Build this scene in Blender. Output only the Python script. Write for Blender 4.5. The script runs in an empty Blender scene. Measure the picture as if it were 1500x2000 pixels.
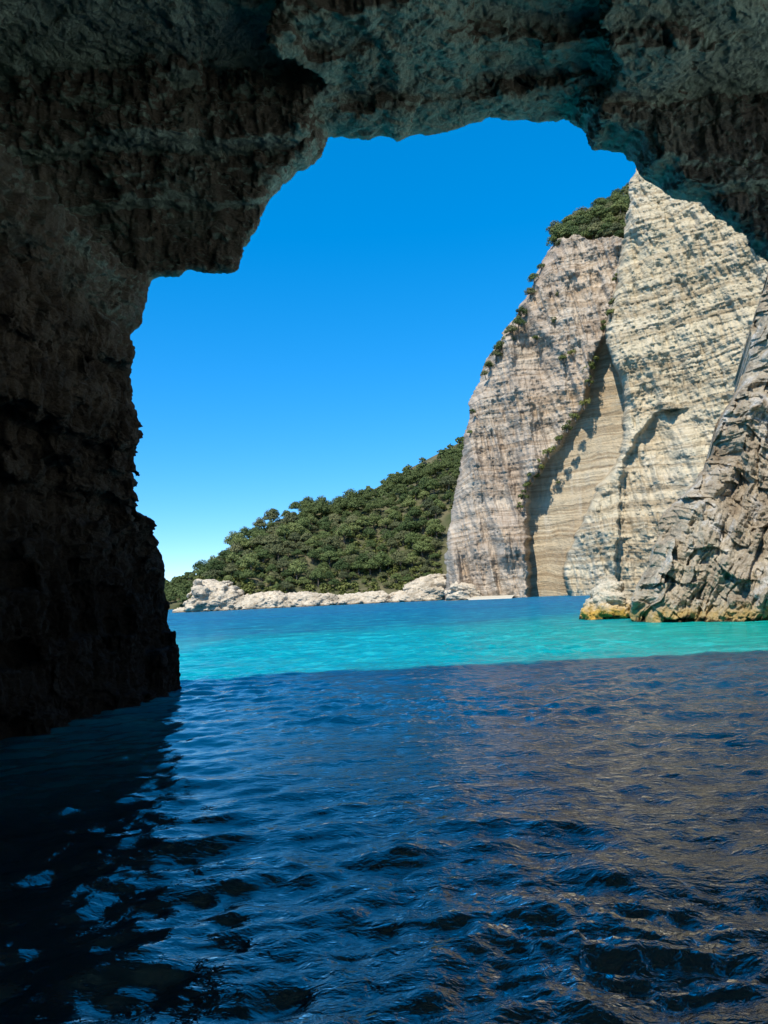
import bpy, math, random
import numpy as np
from mathutils import Matrix, Vector

SC = bpy.context.scene
COL = SC.collection
R = math.radians
random.seed(7)

# ------------------------------------------------------------------ camera
F_PX, CX, CY = 1502.0, 750.0, 1000.0
PITCH, ROLL, CAM_H = R(6.15), R(2.8), 2.5
fw = np.array([0, math.cos(PITCH), math.sin(PITCH)])
u0 = np.array([0, -math.sin(PITCH), math.cos(PITCH)])
x0 = np.array([1.0, 0, 0])
cr, sr = math.cos(ROLL), math.sin(ROLL)
RT = cr * x0 - sr * u0
UP = sr * x0 + cr * u0
cam = bpy.data.cameras.new('camera')
cam.sensor_fit = 'VERTICAL'
cam.sensor_height = 36.0
cam.lens = 36.0 * F_PX / 2000.0
cam.clip_start, cam.clip_end = 0.1, 20000
co = bpy.data.objects.new('camera', cam)
COL.objects.link(co)
m = Matrix.Identity(4)
for i in range(3):
    m[i][0], m[i][1], m[i][2] = RT[i], UP[i], -fw[i]
m[2][3] = CAM_H
co.matrix_world = m
SC.camera = co

# ------------------------------------------------------------------ light
SUN_EL, SUN_AZ = R(55), R(30)          # azimuth: how far to the left of straight behind the camera
to_sun = Vector((-math.sin(SUN_AZ) * math.cos(SUN_EL), -math.cos(SUN_AZ) * math.cos(SUN_EL), math.sin(SUN_EL)))
w = bpy.data.worlds.new('World')
SC.world = w
w.use_nodes = True
nt = w.node_tree
nt.nodes.clear()
sky = nt.nodes.new('ShaderNodeTexSky')
sky.sky_type = 'NISHITA'
sky.sun_disc = False
sky.sun_elevation = SUN_EL
sky.sun_rotation = math.atan2(to_sun.x, to_sun.y)
sky.air_density, sky.dust_density, sky.ozone_density = 0.8, 0.0, 6.0
sky.altitude = 1500
hs = nt.nodes.new('ShaderNodeHueSaturation')
hs.inputs['Saturation'].default_value = 1.72
hs.inputs['Value'].default_value = 1.4
gm = nt.nodes.new('ShaderNodeGamma')
gm.inputs['Gamma'].default_value = 0.6
bg = nt.nodes.new('ShaderNodeBackground')
bg.inputs['Strength'].default_value = 0.15
out = nt.nodes.new('ShaderNodeOutputWorld')
nt.links.new(sky.outputs[0], gm.inputs['Color'])
nt.links.new(gm.outputs[0], hs.inputs['Color'])
nt.links.new(hs.outputs[0], bg.inputs['Color'])
nt.links.new(bg.outputs[0], out.inputs[0])
sl = bpy.data.lights.new('sun', 'SUN')
sl.energy = 3.0
sl.angle = R(0.53)
sl.color = (1.0, 0.93, 0.80)
so = bpy.data.objects.new('sun', sl)
COL.objects.link(so)
so.location = (0, 0, 60)
so.rotation_euler = to_sun.to_track_quat('Z', 'Y').to_euler()
SC.view_settings.view_transform = 'Standard'
SC.view_settings.look = 'None'
SC.view_settings.exposure = 1.1
SC.view_settings.gamma = 1.0
SC.view_settings.use_curve_mapping = False
SC.render.engine = 'CYCLES'
SC.cycles.max_bounces = 8
SC.cycles.diffuse_bounces = 5
SC.cycles.glossy_bounces = 4
SC.cycles.use_denoising = True
SC.cycles.caustics_reflective = False
SC.cycles.caustics_refractive = False

# ------------------------------------------------------------------ helpers
def at(px, py, Y):
    """pixel of the 1500x2000 photograph and a world distance Y -> point in the place"""
    px, py, Y = np.asarray(px, float), np.asarray(py, float), np.asarray(Y, float)
    a, b = (px - CX) / F_PX, -(py - CY) / F_PX
    rx = fw[0] + a * RT[0] + b * UP[0]
    ry = fw[1] + a * RT[1] + b * UP[1]
    rz = fw[2] + a * RT[2] + b * UP[2]
    k = Y / ry
    return np.stack([rx * k, Y + 0 * k, CAM_H + rz * k], -1)

def hash01(*ii, seed=0):
    h = np.uint32(seed * 374761393 & 0xffffffff)
    out = None
    for n, i in enumerate(ii):
        t = i.astype(np.int64).astype(np.uint32) * np.uint32((668265263, 2246822519, 3266489917)[n])
        out = t if out is None else out ^ t
    out = out + h
    out = (out ^ (out >> np.uint32(15))) * np.uint32(2246822519)
    out = (out ^ (out >> np.uint32(13))) * np.uint32(3266489917)
    out = out ^ (out >> np.uint32(16))
    return out.astype(np.float32) / np.float32(4294967296.0)

def vnoise(x, y, z, seed=0):
    xi, yi, zi = np.floor(x), np.floor(y), np.floor(z)
    fx, fy, fz = x - xi, y - yi, z - zi
    fx = fx * fx * (3 - 2 * fx); fy = fy * fy * (3 - 2 * fy); fz = fz * fz * (3 - 2 * fz)
    r = 0
    for a in (0, 1):
        for b in (0, 1):
            for c in (0, 1):
                wgt = (fx if a else 1 - fx) * (fy if b else 1 - fy) * (fz if c else 1 - fz)
                r = r + wgt * hash01(xi + a, yi + b, zi + c, seed=seed)
    return r * 2 - 1

def fbm(x, y, z, octv=4, seed=0, gain=0.5, ridged=False):
    s, a = 0, 1.0
    for o in range(octv):
        n = vnoise(x, y, z, seed + o * 17)
        s = s + a * ((1 - 2 * np.abs(n)) if ridged else n)
        a *= gain
        x, y, z = x * 2.03 + 3.1, y * 2.03 + 7.7, z * 2.03 + 1.3
    return s

def sstep(a, b, x):
    t = np.clip((x - a) / (b - a), 0, 1)
    return t * t * (3 - 2 * t)

def poly_sdf(poly, X, Z):
    """signed distance to a closed polygon, negative inside"""
    P = np.asarray(poly, float)
    d2 = np.full(X.shape, 1e9)
    ins = np.zeros(X.shape, bool)
    n = len(P)
    for i in range(n):
        a, b = P[i], P[(i + 1) % n]
        e = b - a
        wx, wz = X - a[0], Z - a[1]
        t = np.clip((wx * e[0] + wz * e[1]) / max(e @ e, 1e-12), 0, 1)
        d2 = np.minimum(d2, (wx - t * e[0]) ** 2 + (wz - t * e[1]) ** 2)
        if e[1] != 0:
            c = ((a[1] <= Z) != (b[1] <= Z)) & (X < (b[0] - a[0]) * (Z - a[1]) / e[1] + a[0])
            ins ^= c
    d = np.sqrt(d2)
    return np.where(ins, -d, d).astype(np.float32)

def blur3(f, n=1):
    for _ in range(n):
        for ax in range(3):
            g = f.copy()
            sl1 = [slice(None)] * 3; sl2 = [slice(None)] * 3; c = [slice(None)] * 3
            sl1[ax], sl2[ax], c[ax] = slice(0, -2), slice(2, None), slice(1, -1)
            g[tuple(c)] = 0.5 * f[tuple(c)] + 0.25 * (f[tuple(sl1)] + f[tuple(sl2)])
            f = g
    return f

def surface_nets(f, org, h):
    """f > 0 is rock; returns quads"""
    nx, ny, nz = f.shape
    s = f > 0
    cnt = np.zeros((nx - 1, ny - 1, nz - 1), np.uint8)
    for a in (0, 1):
        for b in (0, 1):
            for c in (0, 1):
                cnt += s[a:nx - 1 + a, b:ny - 1 + b, c:nz - 1 + c]
    act = np.argwhere((cnt > 0) & (cnt < 8))
    idx = np.full(cnt.shape, -1, np.int32)
    idx[act[:, 0], act[:, 1], act[:, 2]] = np.arange(len(act))
    corners = [(a, b, c) for a in (0, 1) for b in (0, 1) for c in (0, 1)]
    val = {k: f[act[:, 0] + k[0], act[:, 1] + k[1], act[:, 2] + k[2]] for k in corners}
    acc = np.zeros((len(act), 3)); num = np.zeros(len(act))
    for k in corners:
        for ax in range(3):
            if k[ax] == 0:
                k2 = list(k); k2[ax] = 1; k2 = tuple(k2)
                va, vb = val[k], val[k2]
                cr_ = (va > 0) != (vb > 0)
                t = np.where(cr_, va / np.where(cr_, va - vb, 1), 0)
                p = np.array(k, float)[None, :].repeat(len(act), 0)
                p[:, ax] = t
                acc += p * cr_[:, None]
                num += cr_
    v = (act + acc / num[:, None]) * h + np.asarray(org)
    quads = []
    for ax in range(3):
        o1, o2 = [(1, 2), (2, 0), (0, 1)][ax]
        A = [slice(None)] * 3; B = [slice(None)] * 3
        A[ax], B[ax] = slice(0, -1), slice(1, None)
        for o in (o1, o2):
            A[o] = slice(1, -1); B[o] = slice(1, -1)
        sa, sb = s[tuple(A)], s[tuple(B)]
        e = np.argwhere(sa != sb)
        flip = sa[e[:, 0], e[:, 1], e[:, 2]]
        base = e.copy()
        base[:, o1] += 1; base[:, o2] += 1
        def g(d1, d2):
            q = base.copy(); q[:, o1] -= d1; q[:, o2] -= d2
            return idx[q[:, 0], q[:, 1], q[:, 2]]
        q = np.stack([g(1, 1), g(0, 1), g(0, 0), g(1, 0)], -1)
        q[~flip] = q[~flip][:, ::-1]
        quads.append(q)
    return v, np.concatenate(quads)

def mesh_np(name, v, f, smooth=True):
    me = bpy.data.meshes.new(name)
    v = np.asarray(v, np.float32); f = np.asarray(f, np.int32)
    k = f.shape[1]
    me.vertices.add(len(v)); me.vertices.foreach_set('co', v.ravel())
    me.loops.add(f.size); me.loops.foreach_set('vertex_index', f.ravel())
    me.polygons.add(len(f))
    me.polygons.foreach_set('loop_start', np.arange(0, f.size, k, dtype=np.int32))
    me.polygons.foreach_set('loop_total', np.full(len(f), k, np.int32))
    me.polygons.foreach_set('use_smooth', np.full(len(f), smooth, bool))
    me.update(calc_edges=True)
    return me

def link(name, me, mat=None, parent=None):
    o = bpy.data.objects.new(name, me)
    COL.objects.link(o)
    if mat and me is not None and not me.materials:
        me.materials.append(mat)
    if parent:
        o.parent = parent
    return o

def tag(o, label=None, cat=None, group=None, kind=None):
    for k, x in (('label', label), ('category', cat), ('group', group), ('kind', kind)):
        if x:
            o[k] = x
    return o

def vnormals(v, f):
    n = np.zeros_like(v)
    a, b, c, d = (v[f[:, i]] for i in range(4))
    fn = np.cross(c - a, d - b)
    for i in range(4):
        for ax in range(3):
            n[:, ax] += np.bincount(f[:, i], fn[:, ax], len(v))
    return n / np.maximum(np.linalg.norm(n, axis=1), 1e-9)[:, None]

def subdivide(v, f):
    """each quad into four"""
    e = np.concatenate([f[:, [i, (i + 1) % 4]] for i in range(4)])
    es = np.sort(e, 1)
    key = es[:, 0].astype(np.int64) * len(v) + es[:, 1]
    uq, first, inv = np.unique(key, return_index=True, return_inverse=True)
    mid = (v[es[first, 0]] + v[es[first, 1]]) / 2
    cen = v[f].mean(1)
    nv, ne, nf = len(v), len(mid), len(f)
    em = inv.reshape(4, nf) + nv
    ci = np.arange(nf) + nv + ne
    q = []
    for i in range(4):
        q.append(np.stack([f[:, i], em[i], ci, em[(i - 1) % 4]], -1))
    return np.concatenate([v, mid, cen]), np.concatenate(q)

def relax(v, f, lam=0.5):
    s = np.zeros_like(v); c = np.zeros(len(v))
    for i in range(4):
        for j in ((i + 1) % 4, (i - 1) % 4):
            for ax in range(3):
                s[:, ax] += np.bincount(f[:, i], v[f[:, j], ax], len(v))
            c += np.bincount(f[:, i], minlength=len(v))
    return v + lam * (s / np.maximum(c, 1)[:, None] - v)

def smooth_normals(v, f, n):
    for _ in range(n):
        v = relax(v, f, 0.8)
    return vnormals(v, f)

def cells(X, Y, Z, size, seed, tilt=(0, 0), warp=0.25):
    """jointed beds: returns the centre of the block each point lies in and the block's random number"""
    sx, sy, sz = size
    zz = Z + tilt[0] * X + tilt[1] * Y + warp * sz * (np.sin(X * 1.1 / sx + seed) + np.sin(Y * 0.9 / sy + 2 * seed))
    q = zz / sz + 0.32 * np.sin(zz / sz * 2.1 + seed)
    k = np.floor(q)
    hk = hash01(k, k * 0 + 3, seed=seed + 5)
    xx = X / sx + hk * 7 + warp * np.sin(Y * 1.7 / sy + Z * 0.6 / sz) + 0.3 * np.sin(X * 1.3 / sx + hk * 20)
    i = np.floor(xx)
    hi = hash01(k, i, seed=seed + 9)
    yy = Y / sy + hi * 5 + warp * np.sin(X * 1.6 / sx + Z * 0.7 / sz)
    j = np.floor(yy)
    r = hash01(i, j, k, seed=seed)
    return (X - (xx - i - 0.5) * sx).astype(np.float32), (Y - (yy - j - 0.5) * sy).astype(np.float32), (Z - (q - k - 0.5) * sz).astype(np.float32), r

def facet(v, size, seed, k=0.5, off=0.25, warp=0.45):
    """chipped rock: every block gets its own tilted face"""
    x, y, z = v[:, 0], v[:, 1], v[:, 2]
    c = cells(x, y, z, size, seed, (0.15, 0.1), warp)
    r = c[3]
    h = [np.modf(r * m)[0] - 0.5 for m in (97.0, 613.0, 3251.0)]
    return k * ((x - c[0]) * h[0] + (y - c[1]) * h[1] + (z - c[2]) * h[2]) * 2 + off * min(size) * (r - 0.5)

# ------------------------------------------------------------------ materials
class Mat:
    def __init__(self, name, rough=0.9, spec=0.25):
        self.m = bpy.data.materials.new(name)
        self.m.use_nodes = True
        self.t = self.m.node_tree
        self.b = self.t.nodes['Principled BSDF']
        self.b.inputs['Roughness'].default_value = rough
        self.b.inputs['Specular IOR Level'].default_value = spec
        g = self.t.nodes.new('ShaderNodeNewGeometry')
        self.pos = g.outputs['Position']
        self.nrm = g.outputs['Normal']
    def n(self, kind, **kw):
        x = self.t.nodes.new(kind)
        for k, v in kw.items():
            setattr(x, k, v)
        return x
    def l(self, a, b):
        self.t.links.new(a, b)
    def scaled(self, s, rot=(0, 0, 0)):
        mp = self.n('ShaderNodeMapping')
        mp.inputs['Scale'].default_value = s
        mp.inputs['Rotation'].default_value = rot
        self.l(self.pos, mp.inputs[0])
        return mp.outputs[0]
    def noise(self, scale, detail=5, rough=0.6, vec=None, dist=0.0):
        x = self.n('ShaderNodeTexNoise')
        x.inputs['Scale'].default_value = scale
        x.inputs['Detail'].default_value = detail
        x.inputs['Roughness'].default_value = rough
        x.inputs['Distortion'].default_value = dist
        self.l(vec if vec is not None else self.pos, x.inputs['Vector'])
        return x.outputs['Fac']
    def ramp(self, fac, stops):
        x = self.n('ShaderNodeValToRGB')
        e = x.color_ramp.elements
        while len(e) < len(stops):
            e.new(0.5)
        for i, (p, c) in enumerate(stops):
            e[i].position = p
            e[i].color = (*c, 1) if len(c) == 3 else c
        self.l(fac, x.inputs[0])
        return x.outputs[0]
    def grey(self, fac, a, b):
        x = self.n('ShaderNodeMapRange', clamp=True)
        x.inputs['From Min'].default_value, x.inputs['From Max'].default_value = a, b
        self.l(fac, x.inputs['Value'])
        return x.outputs['Result']
    def mix(self, fac, a, b, mode='MIX'):
        x = self.n('ShaderNodeMix', data_type='RGBA', blend_type=mode)
        for sock, val in ((x.inputs[0], fac), (x.inputs[6], a), (x.inputs[7], b)):
            if isinstance(val, (int, float)):
                sock.default_value = val
            elif isinstance(val, tuple):
                sock.default_value = (*val, 1)
            else:
                self.l(val, sock)
        return x.outputs[2]
    def math(self, op, a, b=0.0, clamp=False):
        x = self.n('ShaderNodeMath', operation=op, use_clamp=clamp)
        for sock, val in ((x.inputs[0], a), (x.inputs[1], b)):
            if isinstance(val, (int, float)):
                sock.default_value = val
            else:
                self.l(val, sock)
        return x.outputs[0]
    def axis(self, i, src=None):
        s = self.n('ShaderNodeSeparateXYZ')
        self.l(src if src is not None else self.pos, s.inputs[0])
        return s.outputs[i]
    def color(self, c):
        if isinstance(c, tuple):
            self.b.inputs['Base Color'].default_value = (*c, 1)
        else:
            self.l(c, self.b.inputs['Base Color'])
    def bump(self, h, strength, dist, prev=None):
        x = self.n('ShaderNodeBump')
        x.inputs['Strength'].default_value = strength
        x.inputs['Distance'].default_value = dist
        self.l(h, x.inputs['Height'])
        if prev is not None:
            self.l(prev, x.inputs['Normal'])
        self.l(x.outputs[0], self.b.inputs['Normal'])
        return x.outputs[0]
    def attr(self, name):
        x = self.n('ShaderNodeAttribute', attribute_name=name)
        return x.outputs['Fac']

def mat_cave():
    M = Mat('cave_limestone', 0.85, 0.2)
    big = M.noise(0.35, 4, 0.6)
    fine = M.noise(5.0, 6, 0.7)
    plane_lit = M.ramp(big, [(0.3, (0.37, 0.52, 0.44)), (0.5, (0.46, 0.65, 0.55)), (0.72, (0.53, 0.72, 0.62))])  # undersides paler and greener: light off the water put into their colour
    joint = M.ramp(big, [(0.3, (0.13, 0.115, 0.09)), (0.5, (0.20, 0.185, 0.15)), (0.72, (0.31, 0.30, 0.25))])  # upright faces darker and browner: shade put into their colour
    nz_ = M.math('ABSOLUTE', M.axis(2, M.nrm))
    c = M.mix(M.grey(M.math('ADD', nz_, M.math('MULTIPLY', M.math('SUBTRACT', fine, 0.5), 0.5)), 0.35, 0.75), joint, plane_lit)
    c = M.mix(M.grey(fine, 0.35, 0.6), M.mix(0.45, c, (0.5, 0.48, 0.42), 'MULTIPLY'), c)
    st = M.noise(1.0, 4, 0.6, M.scaled((1.6, 1.6, 0.35)))
    c = M.mix(M.math('MULTIPLY', M.grey(st, 0.56, 0.72), 0.45), c, (0.22, 0.18, 0.13))
    alg = M.noise(0.6, 4, 0.6)
    c = M.mix(M.math('MULTIPLY', M.grey(alg, 0.5, 0.7), 0.4), c, (0.36, 0.46, 0.38))
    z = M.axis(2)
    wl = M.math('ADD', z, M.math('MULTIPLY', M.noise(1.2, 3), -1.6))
    # wall browner then black downwards: wet rock plus shade put into the colour
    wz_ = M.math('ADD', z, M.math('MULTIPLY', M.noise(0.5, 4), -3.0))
    dim_wall = M.ramp(M.noise(1.6, 5, 0.65), [(0.35, (0.05, 0.042, 0.032)), (0.65, (0.15, 0.128, 0.095))])
    c = M.mix(M.grey(wz_, 6.5, 9.5), dim_wall, c)
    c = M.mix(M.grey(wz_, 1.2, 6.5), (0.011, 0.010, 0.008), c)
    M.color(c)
    b = M.bump(M.noise(2.6, 9, 0.72, M.scaled((1, 1, 1.5)), 0.4), 0.9, 0.22)
    vo = M.n('ShaderNodeTexVoronoi', feature='DISTANCE_TO_EDGE')
    vo.inputs['Scale'].default_value = 3.2
    mp = M.scaled((1, 1, 1.8))
    wv = M.n('ShaderNodeMix', data_type='VECTOR')
    wv.inputs[0].default_value = 0.25
    nz = M.n('ShaderNodeTexNoise'); nz.inputs['Scale'].default_value = 2.5
    M.l(mp, nz.inputs['Vector'])
    M.l(mp, wv.inputs[4]); M.l(nz.outputs['Color'], wv.inputs[5])
    M.l(wv.outputs[1], vo.inputs['Vector'])
    b = M.bump(M.grey(vo.outputs['Distance'], 0.0, 0.10), 0.5, 0.07, b)
    M.bump(M.noise(12, 6, 0.75), 0.85, 0.05, b)
    return M.m

def mat_cliff():
    M = Mat('cliff_limestone', 0.92, 0.15)
    zone = M.attr('zone')            # 0 pinkish buttress, 0.5 tan smooth wall, 1 cream slab
    warp = M.noise(0.03, 4, 0.6)
    v = M.n('ShaderNodeVectorMath', operation='MULTIPLY_ADD')
    M.l(M.pos, v.inputs[0])
    v.inputs[1].default_value = (0.012, 0.012, 1.0)
    cx = M.n('ShaderNodeCombineXYZ')
    M.l(M.math('MULTIPLY', warp, 9.0), cx.inputs[2])
    M.l(cx.outputs[0], v.inputs[2])
    strata = M.noise(0.85, 5, 0.75, v.outputs[0])
    blot = M.noise(0.07, 5, 0.65)
    fine = M.noise(0.6, 6, 0.7)
    streak = M.noise(0.35, 5, 0.65, M.scaled((1, 1, 0.10)))
    pink = M.ramp(blot, [(0.3, (0.31, 0.24, 0.18)), (0.5, (0.43, 0.355, 0.28)), (0.7, (0.49, 0.42, 0.335))])
    tan = M.ramp(blot, [(0.3, (0.40, 0.31, 0.20)), (0.6, (0.47, 0.39, 0.27)), (0.75, (0.45, 0.41, 0.33))])
    cream = M.ramp(blot, [(0.3, (0.43, 0.365, 0.255)), (0.5, (0.515, 0.44, 0.305)), (0.72, (0.515, 0.46, 0.35))])
    c = M.mix(M.grey(zone, 0.0, 0.5), pink, tan)
    c = M.mix(M.grey(zone, 0.5, 1.0), c, cream)
    c = M.mix(M.math('MULTIPLY', M.grey(strata, 0.54, 0.42), 0.75), c, M.mix(1.0, c, (0.50, 0.44, 0.38), 'MULTIPLY'))
    c = M.mix(M.math('MULTIPLY', M.grey(streak, 0.54, 0.74), 0.4), c, (0.29, 0.25, 0.205))
    c = M.mix(M.math('MULTIPLY', M.grey(streak, 0.45, 0.25), 0.35), c, (0.66, 0.60, 0.50))
    c = M.mix(M.math('MULTIPLY', M.grey(fine, 0.50, 0.30), 0.3), c, M.mix(1.0, c, (0.5, 0.46, 0.42), 'MULTIPLY'))
    org = M.noise(0.045, 4, 0.7)
    c = M.mix(M.math('MULTIPLY', M.grey(org, 0.58, 0.72), 0.45), c, (0.50, 0.34, 0.19))
    M.color(c)
    b = M.bump(strata, 0.7, 0.5)
    b = M.bump(M.noise(1.1, 6, 0.7), 0.7, 0.5, b)
    M.bump(M.noise(0.6, 5, 0.65, M.scaled((1, 1, 0.2))), 0.6, 0.8, b)
    return M.m

def mat_shore(name, base, dark, band, zband, bump=0.4, scale=1.0):
    """sunlit rock with a weed-stained band above the waterline"""
    M = Mat(name, 0.9, 0.2)
    big = M.noise(0.35 * scale, 5, 0.65)
    fine = M.noise(2.2 * scale, 6, 0.7)
    c = M.ramp(big, [(0.34, dark), (0.48, base), (0.7, tuple(min(1, x * 1.25) for x in base))])
    c = M.mix(M.math('MULTIPLY', M.grey(fine, 0.55, 0.32), 0.6), c, M.mix(1.0, c, (0.42, 0.38, 0.33), 'MULTIPLY'))
    z = M.axis(2)
    wl = M.math('ADD', z, M.math('MULTIPLY', M.math('SUBTRACT', M.noise(0.9 * scale, 4), 0.5), zband * 2.2))
    k = M.grey(M.math('DIVIDE', wl, zband * 2), 0.25, 0.75)
    c = M.mix(k, band, c)
    k2 = M.grey(M.math('DIVIDE', wl, zband * 2), 0.02, 0.12)
    c = M.mix(k2, (0.05, 0.035, 0.015), c)
    M.color(c)
    b = M.bump(M.noise(1.3 * scale, 8, 0.7), 0.8, bump)
    M.bump(M.noise(5 * scale, 5, 0.7), 0.6, bump * 0.25, b)
    return M.m

def mat_near_cliff():
    M = Mat('brown_white_cliff_rock', 0.88, 0.2)
    big = M.noise(0.16, 5, 0.62, M.scaled((1, 1, 0.6)))
    mid = M.noise(0.8, 6, 0.7)
    fine = M.noise(3.5, 6, 0.7)
    c = M.ramp(big, [(0.34, (0.24, 0.175, 0.11)), (0.45, (0.40, 0.325, 0.23)), (0.6, (0.50, 0.43, 0.32))])
    c = M.mix(M.math('MULTIPLY', M.grey(mid, 0.52, 0.36), 0.6), c, (0.19, 0.14, 0.095))
    wh = M.noise(0.55, 6, 0.7, M.scaled((1, 1, 0.45)))
    c = M.mix(M.math('MULTIPLY', M.grey(wh, 0.54, 0.64), 0.75), c, (0.62, 0.59, 0.54))
    c = M.mix(M.math('MULTIPLY', M.grey(fine, 0.54, 0.34), 0.55), c, M.mix(1.0, c, (0.42, 0.38, 0.33), 'MULTIPLY'))
    z = M.axis(2)
    wl = M.math('ADD', z, M.math('MULTIPLY', M.math('SUBTRACT', M.noise(0.7, 4), 0.5), 2.2))
    c = M.mix(M.math('MULTIPLY', M.grey(wl, 1.2, 0.4), 0.8), c, (0.42, 0.29, 0.09))
    c = M.mix(M.grey(wl, 0.16, 0.0), c, (0.05, 0.035, 0.015))
    M.color(c)
    b = M.bump(M.noise(0.9, 8, 0.7, M.scaled((1, 1, 0.5)), 0.5), 0.9, 0.7)
    M.bump(M.noise(4.5, 6, 0.7), 0.7, 0.15, b)
    return M.m

def mat_leaf(name, a, b_, c_):
    M = Mat(name, 0.7, 0.2)
    oi = M.n('ShaderNodeObjectInfo')
    nz = M.noise(0.9, 3)
    f = M.math('ADD', M.math('MULTIPLY', oi.outputs['Random'], 0.5), M.math('MULTIPLY', nz, 0.5))
    M.color(M.ramp(f, [(0.25, a), (0.5, b_), (0.78, c_)]))
    M.b.inputs['Subsurface Weight'].default_value = 0.0
    return M.m

def mat_simple(name, c0, c1, scale, rough=0.9, bump=0.0):
    M = Mat(name, rough, 0.2)
    M.color(M.ramp(M.noise(scale, 6, 0.65), [(0.35, c0), (0.65, c1)]))
    if bump:
        M.bump(M.noise(scale * 2, 6, 0.65), 0.6, bump)
    return M.m

def mat_sea():
    M = Mat('sea_water', 0.04, 0.5)
    M.b.inputs['IOR'].default_value = 1.333
    M.rt = None
    y = M.axis(1)
    x = M.axis(0)
    # body colour of the water: clear over pale sand near the cave, deep blue further out, darker inside the cave
    wob = M.math('MULTIPLY', M.math('SUBTRACT', M.noise(0.05, 4, 0.6, M.scaled((1, 2.2, 1))), 0.5), 40.0)
    yw = M.math('ADD', M.math('ADD', y, wob), M.math('MULTIPLY', x, -0.25))
    far = M.ramp(M.math('DIVIDE', yw, 200.0), [(0.0, (0.004, 0.24, 0.28)), (0.24, (0.004, 0.24, 0.28)), (0.33, (0.004, 0.15, 0.245)), (0.6, (0.003, 0.12, 0.245)), (0.9, (0.003, 0.12, 0.245))])
    weed = M.noise(0.09, 5, 0.7, M.scaled((0.5, 1.4, 1)))
    far = M.mix(M.math('MULTIPLY', M.grey(weed, 0.52, 0.66), 0.6), far, (0.004, 0.075, 0.13))
    shallow = M.ramp(M.math('DIVIDE', x, 40.0), [(0.0, (0.003, 0.26, 0.31)), (0.4, (0.003, 0.29, 0.225))])
    far = M.mix(M.grey(yw, 66.0, 36.0), far, shallow)
    ripple_dapple = M.noise(0.55, 6, 0.75, M.scaled((0.6, 1.6, 1)), 0.6)  # light and shade of ripples over sand, put into the body colour
    far = M.mix(M.math('MULTIPLY', M.grey(ripple_dapple, 0.56, 0.36), 0.55), far, M.mix(1.0, far, (0.4, 0.55, 0.68), 'MULTIPLY'))
    rip = M.noise(0.9, 5, 0.75, M.scaled((0.55, 0.75, 1)), 0.8)
    far = M.mix(M.math('MULTIPLY', M.grey(rip, 0.58, 0.38), 0.6), far, M.mix(1.0, far, (0.4, 0.6, 0.66), 'MULTIPLY'))
    far = M.mix(M.math('MULTIPLY', M.grey(rip, 0.53, 0.70), 0.6), far, (0.03, 0.42, 0.42))  # bright ripple glints put into the body colour
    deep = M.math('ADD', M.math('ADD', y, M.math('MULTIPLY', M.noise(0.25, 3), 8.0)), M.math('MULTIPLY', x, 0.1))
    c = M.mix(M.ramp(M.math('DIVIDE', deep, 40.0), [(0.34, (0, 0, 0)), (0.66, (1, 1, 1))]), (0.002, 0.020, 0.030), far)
    # open water outside is choppier than what a pixel can show
    chop = M.ramp(M.math('DIVIDE', y, 200.0), [(0.10, (0.04, 0.04, 0.04)), (0.3, (0.16, 0.16, 0.16)), (0.7, (0.3, 0.3, 0.3))])
    foam = M.attr('foam')
    fn = M.noise(9.0, 6, 0.75)
    c = M.mix(M.math('MULTIPLY', foam, M.grey(fn, 0.66, 0.72)), c, (0.7, 0.75, 0.75))
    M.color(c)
    # glassy by the left wall, ruffled by wind and wash towards the right
    calm = M.n('ShaderNodeMapRange', clamp=True)
    for i_, v_ in (('From Min', -3.5), ('From Max', 0.5), ('To Min', 0.22), ('To Max', 1.0)):
        calm.inputs[i_].default_value = v_
    M.l(M.math('ADD', x, M.math('MULTIPLY', M.math('SUBTRACT', M.noise(0.35, 3), 0.5), 4.0)), calm.inputs['Value'])
    kc = calm.outputs['Result']
    b = M.bump(M.math('MULTIPLY', kc, M.noise(1.1, 4, 0.55, M.scaled((0.8, 1.5, 1)), 0.6)), 0.35, 0.10)
    b = M.bump(M.math('MULTIPLY', kc, M.noise(4.0, 3, 0.55, M.scaled((0.8, 1.3, 1)), 0.8)), 0.8, 0.05, b)
    b = M.bump(M.math('MULTIPLY', kc, M.noise(11.0, 3, 0.6, M.scaled((0.8, 1.2, 1)), 0.8)), 0.8, 0.02, b)
    body = M.n('ShaderNodeSubsurfaceScattering', falloff='BURLEY'); M.l(c, body.inputs['Color']); body.inputs['Scale'].default_value = 1.6; body.inputs['Radius'].default_value = (0.3, 1.0, 1.0); M.l(b, body.inputs['Normal'])
    mir = M.n('ShaderNodeBsdfGlossy'); M.l(chop, mir.inputs['Roughness']); M.l(b, mir.inputs['Normal'])
    mir.inputs['Color'].default_value = (1, 1, 1, 1)
    fr = M.n('ShaderNodeFresnel'); fr.inputs['IOR'].default_value = 1.9; M.l(b, fr.inputs['Normal'])
    # steep little waves hide behind each other further out, so the sea mirrors less than a flat sheet would
    k = M.ramp(M.math('DIVIDE', y, 200.0), [(0.07, (1, 1, 1)), (0.11, (0.85, 0.85, 0.85)), (0.15, (0.34, 0.34, 0.34)), (0.35, (0.13, 0.13, 0.13))])
    mx = M.n('ShaderNodeMixShader')
    M.l(M.math('MULTIPLY', fr.outputs[0], k), mx.inputs[0])
    M.l(body.outputs[0], mx.inputs[1]); M.l(mir.outputs[0], mx.inputs[2])
    M.l(mx.outputs[0], M.t.nodes['Material Output'].inputs['Surface'])
    return M.m

# ------------------------------------------------------------------ cave
LIP = 17.5

def y0_of(x, z):
    """how far out the mouth's rim lies: the foot of the left wall reaches further out than the roof"""
    return LIP + 6.1 * np.clip((-x - 2.0) / 4.0, 0, 1) * (1 - sstep(3.0, 8.5, z))

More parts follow.
